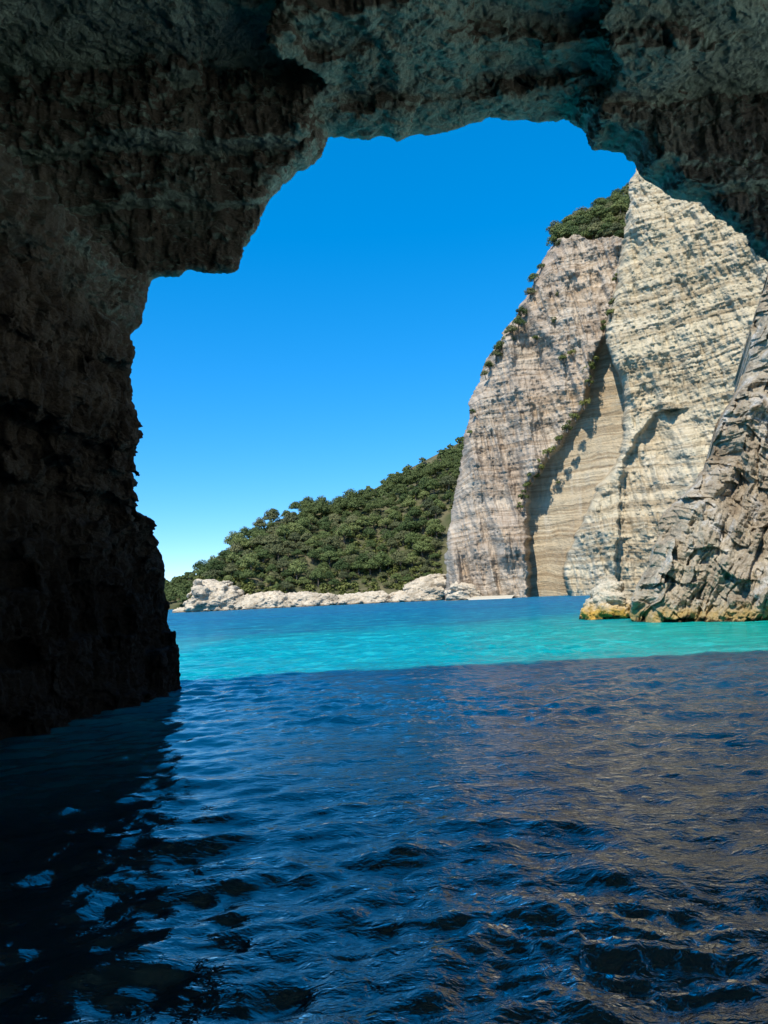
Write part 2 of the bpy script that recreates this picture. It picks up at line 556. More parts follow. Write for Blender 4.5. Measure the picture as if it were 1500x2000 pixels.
MOUTH_PX = [(362,1420),(357,1340),(356,1275),(350,1262),(338,1215),(336,1195),(325,1160),(320,1150),(324,1110),(326,1090),(322,1060),(323,1035),(315,1025),(308,1010),(300,1017),(285,1008),(272,1004),(264,1014),
 (267,985),(274,950),(276,935),(282,915),(284,885),(276,865),(272,830),(268,815),(261,800),(259,760),(262,735),(266,700),(261,680),(257,665),(262,650),(275,640),(280,615),(290,590),(292,570),(303,547),(345,547),(358,550),(363,532),(385,530),(410,540),(462,538),
 (470,528),(473,510),(480,485),(485,470),(502,450),(520,410),(528,390),(545,378),(560,360),(575,345),(578,338),(605,335),(612,318),(626,313),(628,295),(640,283),(690,277),(715,281),(750,273),(768,283),(785,283),(805,268),(830,265),(870,257),(900,253),(915,245),(960,241),(1000,238),(1045,241),(1110,237),(1117,240),(1117,255),(1135,256),(1143,270),(1150,305),(1170,297),(1195,305),(1215,303),(1232,318),(1240,330),(1240,350),(1270,362),(1290,375),(1312,393),(1345,403),(1368,402),(1375,415),(1400,430),(1410,450),(1440,470),(1455,495),(1475,497),(1485,515),(1500,520),(1560,545),(1640,560),(1750,600),(2000,690),(2400,900),(2600,1420)]

def mouth_polygon():
    P = []
    for px, py in MOUTH_PX:
        Y = LIP
        for _ in range(60):
            q = at(px, py, Y)
            Y = 0.5 * Y + 0.5 * float(y0_of(q[0], q[2]))
        p = at(px, py, Y)
        P.append((p[0], p[2]))
    P[0] = (P[0][0], -3.0)
    P[-1] = (P[-1][0], -3.0)
    return P

def build_cave(mat):
    h = 0.075
    lo = np.array([-10.0, 11.6, -1.0]); hi = np.array([11.8, 24.6, 17.6])
    n = np.ceil((hi - lo) / h).astype(int) + 1
    gx = (lo[0] + np.arange(n[0]) * h).astype(np.float32)
    gy = (lo[1] + np.arange(n[1]) * h).astype(np.float32)
    gz = (lo[2] + np.arange(n[2]) * h).astype(np.float32)
    poly = mouth_polygon()
    hx = np.arange(-16, 26.01, 0.05); hz = np.arange(-4, 20.01, 0.05)
    SX, SZ = np.meshgrid(hx, hz, indexing='ij')
    S2 = poly_sdf(poly, SX, SZ)
    X, Y, Z = np.broadcast_arrays(gx[:, None, None], gy[None, :, None], gz[None, None, :])

    pz = lambda a, b, Y: float(at(a, b, Y)[2])
    l0, l1, l2, l3 = pz(440, 536, 17.5) - .05, pz(430, 405, 17.2), pz(430, 292, 16.7), pz(430, 135, 16.0)
    ZL = [l0, l0, l1, l1, l2, l2, l3, l3 + .1, l3 + 1.5]
    r0, r1, q0 = pz(1340, 403, 17.5) - .05, pz(1350, 200, 16.5), pz(1490, 516, 17.5) - .1
    ZR = [r0, r0, r1, r1, r1 + .3, r1 + 1.8]
    ZQ = [q0, q0, r0 + .1, r0 + .1, r1, r1, r1 + .3, r1 + 1.8]
    XQ = float(at(1372, 410, 17.5)[0])

    def base(x, y, z, zt):
        i = np.clip(((x + 16) / 0.05), 0, len(hx) - 1).astype(np.int32)
        k = np.clip(((z + 4) / 0.05), 0, len(hz) - 1).astype(np.int32)
        s = S2[i, k]
        y0 = y0_of(x, zt).astype(np.float32)
        t = y0 - y
        ti = np.clip(t, 0, 20)
        # the roof in the middle: beds stepping up one after another going in
        roof = np.interp(ti, [0, .95, 1.0, 2.5, 2.55, 3.6, 3.65, 8, 14], [0, 0, 0.30, 0.30, 0.50, 0.50, 0.85, 1.2, 2.6]).astype(np.float32)
        fm = s - roof
        # the hanging block on the left: three thick beds, each standing further in than the one under it
        gl = np.interp(ti, [0, .30, .33, .80, .83, 1.5, 1.53, 4, 14], ZL).astype(np.float32)
        fl = np.maximum(np.minimum(s, z - gl), -8.4 - 0.2 * ti - x)
        fl = np.where(z < ZL[0] - 0.05, s - 0.13 * ti, fl)
        # the block on the right
        gr = np.interp(ti, [0, 1.0, 1.04, 2.8, 2.84, 14], ZR).astype(np.float32)
        gq = np.interp(ti, [0, .45, .48, 1.0, 1.04, 2.8, 2.84, 14], ZQ).astype(np.float32)
        fr = np.minimum(s, z - np.where(x > XQ, gq, gr))
        xb = 0.35 * np.sin(y * 2.1) + 0.2 * np.sin(z * 3.0 + y)
        g = np.where(x < -1.3 + xb, fl, np.where(x > 5.3 + xb, fr, fm))
        g = np.where(t < 0, s + t * 1.6, g)
        face = y0 + 0.3 + 0.25 * np.sin(x * 1.3) + 0.2 * np.sin(x * 3.3 + 1) - np.clip(z - 14.2, 0, 9) * 0.7 - y
        return np.minimum(g, face)

    # thin beds: the rock's edge is the same through the whole thickness of a bed, so ledges get flat undersides
    def beds(th, seed, ta, tb):
        zz = Z + ta * X + tb * Y + 0.10 * np.sin(X * 0.8 + seed) + 0.08 * np.sin(Y * 1.1 + X * .5)
        q = zz / th + 0.33 * np.sin(zz / th * 2.3 + seed)
        k = np.floor(q)
        return k, (Z - (q - k - 0.5) * th).astype(np.float32)
    k1, z1 = beds(0.22, 3, 0.035, 0.02)
    k2, z2 = beds(0.75, 7, 0.035, 0.02)
    # upright joints break every bed into blocks of its own depth
    def joint(k, wx, wy, seed):
        xx = X / wx + hash01(k, k * 0 + 1, seed=seed) * 9 + 0.25 * np.sin(Y * 2.0 / wy + k) + 0.3 * np.sin(X * 1.9 / wx)
        yy = Y / wy + hash01(k, k * 0 + 2, seed=seed) * 9 + 0.25 * np.sin(X * 1.7 / wx + k)
        return hash01(np.floor(xx), np.floor(yy), k, seed=seed) - 0.5
    j1 = joint(k1, 0.55, 0.45, 3)
    j2 = joint(k2, 1.5, 1.2, 9)
    t0 = y0_of(gx[:, None, None], gz[None, None, :]) - gy[None, :, None]
    rim = np.clip(t0 / 0.8, 0, 1).astype(np.float32)
    steep = np.clip((9.5 - Z) / 3.0, 0, 1)          # the wall below the roof is rougher
    lefty = np.clip((-X - 1.0) / 1.5, 0, 1) * 0.7 + 0.3
    jx = j1 * (0.14 + 0.10 * rim) * (1 - .7 * steep) * lefty + j2 * (0.09 - 0.05 * steep + (0.30 * lefty + .35 * steep) * rim)
    lowf = 0.30 * np.sin(X * 0.7 + 1.0) * np.sin(Y * 0.9 + 0.5 * X)
    f = base(X + 0 * jx, Y + lowf * rim + 0.8 * jx, 0.1 * Z + 0.9 * (z1 + np.maximum(0.45 * rim, 0.85 * steep) * (z2 - z1)), Z) + jx * (0.25 + 0.65 * steep)
    del k1, z1, k2, z2, j1, j2, jx
    f = np.clip(f, -0.14, 0.14)
    f = blur3(f, 1)
    f[0], f[-1], f[:, 0], f[:, -1], f[:, :, 0], f[:, :, -1] = [-0.14] * 6
    v, q = surface_nets(f, lo, h)
    # drop what is buried inside the hill: the outer sides away from view stay coarse
    vis = (v[:, 0] > lo[0] + .3) & (v[:, 1] > lo[1] + .3) & (v[:, 2] < hi[2] - .3) & (v[:, 0] < hi[0] - .3)
    fine = vis[q].all(1)
    v2, q2 = subdivide(v, q[fine])
    rest = q[~fine]
    v2 = relax(v2, q2, 0.15)
    nn = smooth_normals(v2, q2, 4)
    up = np.clip(np.abs(nn[:, 2]) * 1.4 - .4, 0, 1)      # undersides: thin flakes; upright faces: chipped columns
    side = facet(v2, (0.55, 0.5, 0.9), 31, 0.22, 0.28) + facet(v2, (0.24, 0.22, 0.42), 33, 0.35, 0.40) + facet(v2, (0.11, 0.11, 0.2), 35, 0.35, 0.4)
    flat = 0.7 * facet(v2, (0.9, 0.55, 0.5), 41, 0.10, 0.10) + facet(v2, (0.35, 0.22, 0.3), 43, 0.20, 0.22) + facet(v2, (0.14, 0.10, 0.2), 45, 0.25, 0.22)
    dsp = 0.03 * fbm(v2[:, 0] * 1.1, v2[:, 1] * 1.1, v2[:, 2] * 1.3, 3, 5) + side * (1 - up) + flat * up
    wal = np.clip((9.5 - v2[:, 2]) / 3, 0, 1)
    dsp += wal * (-0.10 * fbm(v2[:, 0] * 1.6, v2[:, 1] * 1.6, v2[:, 2] * 0.8, 3, 61, .5, True))
    tv = y0_of(v2[:, 0], v2[:, 2]) - v2[:, 1]
    dsp = np.clip(dsp, -0.45, 0.40) * np.clip(0.45 + tv * 0.6, 0.45, 1)
    v2 = v2 + nn * dsp[:, None]
    nb_ = len(v2)
    v2 = np.concatenate([v2, v]); q2 = np.concatenate([q2, rest + nb_])
    used = np.unique(q2)
    remap = np.full(len(v2), -1); remap[used] = np.arange(len(used))
    me = mesh_np('cave', v2[used], remap[q2])
    tag(link('cave', me, mat), kind='structure')
    # the inner chamber behind the boat: roof, sides and end wall, closed
    rows, ringv = 26, 40
    vs = []
    for a in range(rows):
        tt = a / (rows - 1)
        yy = 12.5 - 29 * tt
        sc = math.sqrt(max(0.0, 1 - max(0, (tt - 0.6) / 0.4) ** 2)) if tt > 0.6 else 1.0
        sc = max(sc, .02)
        for b in range(ringv):
            u = b / (ringv - 1)
            if u < 0.55:
                th = math.pi / 2 * u / 0.55
                x, z = 1.0 - 13.5 * math.cos(th) ** .75 * sc, -1.3 + 20.8 * math.sin(th) ** .75 * sc
            else:                                   # the roof runs on over an opening in the right side
                x, z = 1.0 + 10.8 * (u - .55) / .45, -1.3 + (20.8 - 4.0 * ((u - .55) / .45) ** 2) * sc
            vs.append((x, yy, z))
    vs = np.array(vs)
    fs_ = np.array([(a * ringv + b, a * ringv + b + 1, (a + 1) * ringv + b + 1, (a + 1) * ringv + b) for a in range(rows - 1) for b in range(ringv - 1)])
    vs, fs_ = subdivide(vs, fs_); vs, fs_ = subdivide(vs, fs_)
    nn = vnormals(vs, fs_)
    vs = vs + nn * (0.5 * fbm(vs[:, 0] * .4, vs[:, 1] * .4, vs[:, 2] * .6, 4, 77))[:, None]
    tag(link('cave_chamber', mesh_np('cave_chamber', vs, fs_), mat), kind='structure')

# ------------------------------------------------------------------ far cliff
def interp(tbl, x):
    a = np.array(tbl, float)
    o = np.argsort(a[:, 0])
    return np.interp(x, a[o, 0], a[o, 1])

XL = [(300,1262),(352,1229),(400,1226),(440,1219),(452,1215),(454,1150),(457,1100),(462,1090),(470,1083),(500,1065),(530,1050),(570,1030),(600,1012),(625,1003),(660,975),(695,955),(715,943),(745,938),(765,926),(790,914),(820,912),(850,906),(880,902),(940,890),(980,884),(1020,877),(1080,871),(1185,869)]
XG = [(300,1262),(352,1229),(465,1215),(550,1205),(610,1190),(652,1180),(720,1155),(760,1145),(790,1140),(830,1115),(870,1090),(920,1050),(950,1031),(990,1026),(1165,1031),(1200,1031)]
XR = [(300,1262),(352,1229),(465,1215),(550,1205),(610,1190),(652,1181),(700,1195),(760,1218),(870,1217),(912,1201),(949,1166),(987,1154),(1038,1127),(1103,1103),(1140,1105),(1165,1112),(1200,1114)]
XC = [(300,1700),(780,1700),(800,1290),(850,1245),(900,1221),(950,1213),(1040,1210),(1100,1206),(1165,1196),(1200,1190)]

def cliff_depth(px, py):
    xl, xg, xr, xc = (interp(t, py) for t in (XL, XG, XR, XC))
    wob = 3.5 * fbm(px * 0 + 1, py / 14, px * 0, 3, 91)
    xg = xg + wob; xr = xr + 3.0 * fbm(px * 0 + 9, py / 12, px * 0, 3, 92); xc = xc + wob
    up = (1165 - py)
    dA = 226 - (px - 870) * 0.10 + up * 0.018
    dA = dA + 7 * np.clip(1 - (px - xl) / 22, 0, 1.5) ** 2
    dR = dA + 6.5 * np.clip((xr - xg) / 30, 0, 1)
    dS = 190 - (px - 1100) * 0.085 + up * 0.022
    # slab edge rounds off to the left
    dS = dS + 3 * np.clip(1 - (px - xr) / 16, 0, 1) ** 2
    dC = dS + 3.5
    kg = sstep(-3, 9, px - xg)
    kr = sstep(-2.5, 2.5, px - xr)
    kc = sstep(-6, 9, px - xc) * sstep(1360, 1290, px)
    d = dA * (1 - kg) + dR * kg
    d = d * (1 - kr) + (dS * (1 - kc) + dC * kc) * kr
    crack = np.exp(-((px - xc) / 3.0) ** 2) * kr * sstep(880, 960, py)
    gul = np.exp(-((px - xg) / 6.0) ** 2) * sstep(1000, 940, py)
    d = d + 1.0 * crack + 0.9 * gul
    zone = kg * (1 - kr) * 0.5 + kr * (1.0 - 0.25 * kc)
    return d, zone, kg, kr

def build_cliff(mat):
    step = 1.45
    gx = np.arange(862, 1640, step); gy = np.arange(296, 1184, step)
    PX, PY = np.meshgrid(gx, gy, indexing='ij')
    d, zone, kg, kr = cliff_depth(PX, PY)
    p = at(PX, PY, d)
    X, Z = p[..., 0], p[..., 2]
    rec = kg * (1 - kr)
    butt = 1 - kg
    # vertical flutes, beds and broken blocks of the face
    fl = fbm(X / 6 + Z * .02, Z / 40, X * 0, 4, 31, 0.55, True) * 2.2
    fl2 = -fbm(X / 2.0, Z / 16, X * 0 + 4, 4, 37, 0.6, True) * 0.55
    lump = fbm(X / 11, Z / 16, X * 0 + 2, 4, 41) * 1.8
    zz = Z + 3.0 * fbm(X / 30, Z / 40, X * 0, 3, 43) + 0.05 * X
    def bed(s, seed, w):
        k = np.floor(zz / s + 0.3 * np.sin(zz / s * 1.9))
        i = np.floor(X / w + hash01(k, k * 0, seed=seed) * 9 + 0.3 * np.sin(Z / s))
        return hash01(k, i, seed=seed + 1) - 0.5
    bl = bed(5.0, 3, 2.2) * 0.32 + bed(2.0, 5, 1.0) * 0.32 + bed(0.8, 8, 0.6) * 0.45
    bl = np.maximum(bl, -0.12)
    line = (bed(0.95, 12, 60) * 0.42 + bed(2.7, 14, 80) * 0.45) * (0.6 - 0.15 * rec) 
    rough = fbm(X / 0.9, Z / 2.0, X * 0, 4, 61, 0.65) * 0.30
    amp = 1 - 0.86 * rec
    d2 = d - (fl * (0.75 + 0.7 * butt) + fl2 + lump + bl * (0.75 + 0.25 * kr) + rough) * amp - line
    # sea notch at the foot
    p = at(PX, PY, d2)
    inside = PX > interp(XL, PY) + 3.4 * fbm(PX * 0, PY / 17, PX * 0, 5, 99, .6)
    inside &= (PX > 1218) | (PY > 462 + 9 * fbm(PX / 24, PX * 0, PX * 0, 4, 77))
    tag(sheet('cliff', p, inside, mat, (27.0, 55.0, -3.0), zone), kind='structure')

# ------------------------------------------------------------------ rocks traced as solids
def outline_rock(name, poly_px, Y, thick, voxel, mat, seed=1, cell=None, tilt=(0, 0), rad=None, lean=0.0, amp=0.35, fine=0.12, sub=True, groove=0.0):
    """a solid boulder: its face outline at the distance Y, rounded to the front and back by 'thick'"""
    P = [tuple(at(px, py, Y)[[0, 2]]) for px, py in poly_px]
    A = np.array(P)
    A[A[:, 1] < 0.5, 1] -= 1.6
    lo = np.array([A[:, 0].min() - 3 * voxel - .5, Y - thick - 3 * voxel, -1.2]); hi = np.array([A[:, 0].max() + 3 * voxel + .5, Y + thick * 1.3 + 3 * voxel, A[:, 1].max() + 3 * voxel + .5])
    n = np.ceil((hi - lo) / voxel).astype(int) + 1
    g = [(lo[i] + np.arange(n[i]) * voxel).astype(np.float32) for i in range(3)]
    X, Yg, Z = np.broadcast_arrays(g[0][:, None, None], g[1][None, :, None], g[2][None, None, :])
    st = voxel / 2
    hx = np.arange(lo[0] - 2, hi[0] + 2, st); hz = np.arange(lo[2] - 2, hi[2] + 2, st)
    SX, SZ = np.meshgrid(hx, hz, indexing='ij')
    S2 = poly_sdf([tuple(a) for a in A], SX, SZ)
    rad = rad or thick * 0.8
    def base(x, y, z):
        i = np.clip((x - hx[0]) / st, 0, len(hx) - 1).astype(np.int32); k = np.clip((z - hz[0]) / st, 0, len(hz) - 1).astype(np.int32)
        ins = -S2[i, k]
        T = thick * np.sqrt(np.clip(1 - (1 - np.clip(ins / rad, 0, 1)) ** 2, 0, 1))
        yy = np.abs(y - Y - lean * z)
        return np.minimum(ins, (T - yy) * 0.7)
    cell = cell or (thick * 0.5, thick * 0.5, thick * 0.3)
    c = cells(X, Yg, Z, cell, seed, tilt, 0.3)
    f = base(0.45 * X + 0.55 * c[0], 0.4 * Yg + 0.6 * c[1], 0.4 * Z + 0.6 * c[2]) + (c[3] - 0.5) * amp
    f = np.clip(f, -1.4 * voxel, 1.4 * voxel)
    f = blur3(f, 1)
    f[0], f[-1], f[:, 0], f[:, -1], f[:, :, 0], f[:, :, -1] = [-voxel] * 6
    v, q = surface_nets(f, lo, voxel)
    if sub:
        v, q = subdivide(v, q)
    v = relax(v, q, 0.4)
    nn = smooth_normals(v, q, 4)
    s = 1.0 / max(thick * 0.35, 1e-3)
    d = fine * 1.6 * fbm(v[:, 0] * s, v[:, 1] * s, v[:, 2] * s, 4, seed + 3) + fine * fbm(v[:, 0] * s * 3, v[:, 1] * s * 3, v[:, 2] * s * 2, 3, seed + 8, 0.6, True)
    if groove:
        u = (v[:, 2] + tilt[0] * v[:, 0] + 0.25 * fbm(v[:, 0] / 3, v[:, 1] / 3, v[:, 2] / 3, 2, seed)) / groove
        u = u + .25 * np.sin(u * 1.7)
        k = np.floor(u); fr = u - k
        d = d * .4 + groove * (.30 * (hash01(k, k * 0, seed=seed) - .5) + .22 * (fr - .5)) 
    c3 = tuple(np.array(cell) * .55)
    d = d * .5 + facet(v, c3, seed + 2, .16, .30) + facet(v, tuple(np.array(c3) * .45), seed + 4, .25, .35)
    v = v + nn * d[:, None]
    return link(name, mesh_np(name, v, q), mat)

def sheet(name, p, inside, mat, back, attr=None):
    """a relief of points p[nx, ny] kept where 'inside', its edge carried back so that it has thickness"""
    nx, ny = inside.shape
    I = np.arange(nx * ny).reshape(nx, ny)
    q = np.stack([I[:-1, :-1], I[1:, :-1], I[1:, 1:], I[:-1, 1:]], -1).reshape(-1, 4)
    q = q[(inside[:-1, :-1] & inside[1:, :-1] & inside[1:, 1:] & inside[:-1, 1:]).reshape(-1)]
    v = p.reshape(-1, 3)
    e = np.concatenate([q[:, [i, (i + 1) % 4]] for i in range(4)])
    es = np.sort(e, 1); key = es[:, 0].astype(np.int64) * len(v) + es[:, 1]
    uq, inv, ct = np.unique(key, return_inverse=True, return_counts=True)
    be = e[ct[inv] == 1]
    bv = np.unique(be)
    nb = np.full(len(v), -1); nb[bv] = np.arange(len(bv)) + len(v)
    v = np.concatenate([v, v[bv] + np.asarray(back, float)])
    q = np.concatenate([q, np.stack([be[:, 1], be[:, 0], nb[be[:, 0]], nb[be[:, 1]]], -1)])
    used = np.unique(q); rm = np.full(len(v), -1); rm[used] = np.arange(len(used))
    me = mesh_np(name, v[used], rm[q])
    if attr is not None:
        z = attr.reshape(-1); z = np.concatenate([z, z[bv]])
        me.attributes.new('zone', 'FLOAT', 'POINT').data.foreach_set('value', z[used].astype(np.float32))
    return link(name, me, mat)

XN = [(480,1520),(520,1504),(560,1495),(590,1482),(612,1473),(650,1468),(700,1462),(727,1453),(758,1444),(775,1432),(797,1416),(826,1402),(860,1392),(890,1388),(915,1372),(942,1358),(972,1330),(996,1297),(1020,1285),(1043,1281),(1065,1274),(1099,1267),(1132,1250),(1150,1240),(1169,1229),(1195,1231),(1240,1233)]

def build_near_cliff(mat):
    gx = np.arange(1205, 1720, 1.3); gy = np.arange(470, 1236, 1.3)
    PX, PY = np.meshgrid(gx, gy, indexing='ij')
    xl = interp(XN, PY)
    ins = np.maximum(PX - xl, 0)
    up = 1205 - PY
    d = 50.5 - 2.6 * np.clip(ins / 60, 0, 1) ** .85 - ins * 0.012 + up * 0.009
    p = at(PX, PY, d)
    X, Z = p[..., 0], p[..., 2]
    # ridges run down to the left with the slope
    a = R(62)
    U, V = X * math.sin(a) - Z * math.cos(a), X * math.cos(a) + Z * math.sin(a)
    wv = 0.35 * fbm(X / 4, Z / 4, X * 0, 4, 5, .6)
    r1 = fbm((U + wv) / 2.7, V / 9, X * 0, 3, 11, .5, True)
    r2 = -fbm((U + wv) / 1.1 + 5, V / 3.8, X * 0, 4, 21, .55, True)
    r3 = fbm((U + .5 * wv) / .42, V / 1.1, X * 0, 4, 27, .55, True)
    def blocks(su, sv, seed, k):
        kk = np.floor((V + .25 * sv * np.sin(U * 2 / su)) / sv); uu = (U + wv) / su + hash01(kk, kk * 0, seed=seed) * 7
        i = np.floor(uu); h = hash01(kk, i, seed=seed)
        return k * (h - .5) + k * 1.2 * (np.modf(h * 97)[0] - .5) * (uu - i - .5)
    rel = 0.85 * r1 + .34 * r2 + .12 * r3 + blocks(1.7, 3.2, 3, 1.1) + blocks(.75, 1.2, 5, .62) + blocks(.32, .45, 8, .30)
    rel += .10 * fbm(X / .25, Z / .25, X * 0, 3, 33)
    d2 = d - rel * np.clip(ins / 8 + .3, 0, 1)
    inside = PX > xl + 4 * fbm(PX * 0, PY / 16, PX * 0, 4, 9)
    tag(sheet('rock_headland', at(PX, PY, d2), inside, mat, (5.0, 14.0, -.5)), kind='structure')

def build_bounce_slope(mat):
    """unseen coast slope, added to bounce daylight onto the cave roof"""
    y = np.linspace(-22, 47, 100); z = np.linspace(-1, 38, 56)
    Y, Z = np.meshgrid(y, z, indexing='ij')
    X = np.interp(Y, [-22, 0, 20, 30, 40, 47], [13, 14, 15, 20, 25.5, 31]) + 0.85 * Z
    X = X + 1.5 * fbm(Y / 5, Z / 6, X * 0, 4, 71, .55, True)
    tag(sheet('bounce_slope', np.stack([X, Y, Z], -1), np.ones(X.shape, bool), mat, (18., 0, -4.), X * 0 + 1), kind='structure')

# ------------------------------------------------------------------ hills
def ruled_hill(name, front, backl, mat, nu=160, nv=60, bulge=0.25, rough=1.2, seed=1, skirt=True):
    """ground between a front line and a ridge line, both lists of (px, py, Y)"""
    F_, B_ = np.array(front, float), np.array(backl, float)
    t = np.linspace(0, 1, nu)
    def line(L):
        s = np.linspace(0, 1, len(L)); q = np.stack([np.interp(t, s, L[:, i]) for i in range(3)], -1)
        return at(q[:, 0], q[:, 1], q[:, 2])
    a, b = line(F_), line(B_)
    s = np.linspace(0, 1, nv)
    P = a[:, None, :] * (1 - s)[None, :, None] + b[:, None, :] * s[None, :, None]
    P[..., 2] += bulge * np.sin(s * math.pi)[None, :] * np.maximum(b[:, 2] - a[:, 2], 0)[:, None]
    P[..., 2] += rough * fbm(P[..., 0] / 14, P[..., 1] / 14, P[..., 0] * 0, 4, seed) * np.sin(s * math.pi)[None, :] 
    surf = P.copy()
    ext = P[:, -1:, :] + np.array([0, 1, 0]) * np.array([10, 25, 60.])[None, :, None] + np.array([0, 0, -1]) * np.array([2, 9, 40.])[None, :, None]
    frt = P[:, :1, :] + np.array([0, -.5, -8.0])
    P = np.concatenate([frt, P, ext], 1)
    nu_, nv_ = P.shape[:2]
    I = np.arange(nu_ * nv_).reshape(nu_, nv_)
    q = np.stack([I[:-1, :-1], I[1:, :-1], I[1:, 1:], I[:-1, 1:]], -1).reshape(-1, 4)
    o = tag(link(name, mesh_np(name, P.reshape(-1, 3), q), mat), kind='structure')
    return surf

# ------------------------------------------------------------------ trees
def tube(vs, fs, p0, p1, r0, r1, n=6):
    p0, p1 = Vector(p0), Vector(p1)
    z = (p1 - p0).normalized(); x = z.orthogonal().normalized(); y = z.cross(x)
    b = len(vs)
    for p, r in ((p0, r0), (p1, r1)):
        for i in range(n):
            a = 2 * math.pi * i / n
            vs.append(tuple(p + x * (r * math.cos(a)) + y * (r * math.sin(a))))
    for i in range(n):
        j = (i + 1) % n
        fs.append((b + i, b + j, b + n + j, b + n + i))

def pine_meshes(seed, nl=9, nq=85, H=6.0, Rr=2.6, flat=0.45, qs=0.36, matL=None, matT=None, lean=0.0):
    rg = random.Random(seed)
    vs, fs = [], []
    lobes = []
    for i in range(nl):
        a = i * 2.4 + rg.uniform(-.5, .5)
        rr = Rr * 0.74 * math.sqrt((i + .3) / nl)
        z = H * (0.84 - 0.50 * (rr / Rr) ** 1.2) + rg.uniform(-.6, .5)
        lobes.append((rr * math.cos(a) + lean * z * .3, rr * math.sin(a), z, Rr * rg.uniform(.36, .56)))
    pts = [(0, 0, -0.8), (rg.uniform(-.2, .2) + lean * .4, rg.uniform(-.2, .2), H * .35), (rg.uniform(-.3, .3) + lean * H * .2, rg.uniform(-.3, .3), H * .62)]
    tube(vs, fs, pts[0], pts[1], .26, .2); tube(vs, fs, pts[1], pts[2], .2, .13)
    for lx, ly, lz, lr in lobes[:7]:
        tube(vs, fs, pts[1] if lz < H * .62 else pts[2], (lx, ly, lz - lr * .25), .1, .03, 5)
    trunk = mesh_np('pine_trunk', vs, fs); trunk.materials.append(matT)
    V, Q = [], []
    for lx, ly, lz, lr in lobes:
        for _ in range(nq):
            u = rg.uniform(-.55, 1); a = rg.uniform(0, 2 * math.pi); s = math.sqrt(max(0, 1 - u * u))
            d = Vector((s * math.cos(a), s * math.sin(a), u))
            rad = lr * rg.uniform(.72, 1.12)
            c = Vector((lx, ly, lz)) + Vector((d.x * rad, d.y * rad, d.z * rad * (flat + .2)))
            nrm = (d + Vector((rg.uniform(-.7, .7), rg.uniform(-.7, .7), rg.uniform(-.4, .8)))).normalized()
            x = nrm.orthogonal().normalized(); y = nrm.cross(x)
            ro = rg.uniform(0, 6.28); x, y = x * math.cos(ro) + y * math.sin(ro), y * math.cos(ro) - x * math.sin(ro)
            k = qs * rg.uniform(.6, 1.3); b = len(V)
            V += [tuple(c - x * k), tuple(c - y * k * .6), tuple(c + x * k + nrm * k * .2), tuple(c + y * k * .6)]
            Q.append((b, b + 1, b + 2, b + 3))
    crown = mesh_np('pine_crown', V, Q, smooth=False); crown.materials.append(matL)
    return trunk, crown

def make_tree(variants, kind, loc, sc, rz, label, cat, group, lean=(0, 0)):
    tr, cr_ = variants
    root = bpy.data.objects.new(kind, None)
    root.empty_display_size = 0.5
    COL.objects.link(root)
    root.location = loc; root.rotation_euler = (lean[0], lean[1], rz)
    root.scale = sc if isinstance(sc, tuple) else (sc, sc, sc)
    tag(root, label, cat, group)
    link('trunk', tr, None, root); link('crown', cr_, None, root)
    return root

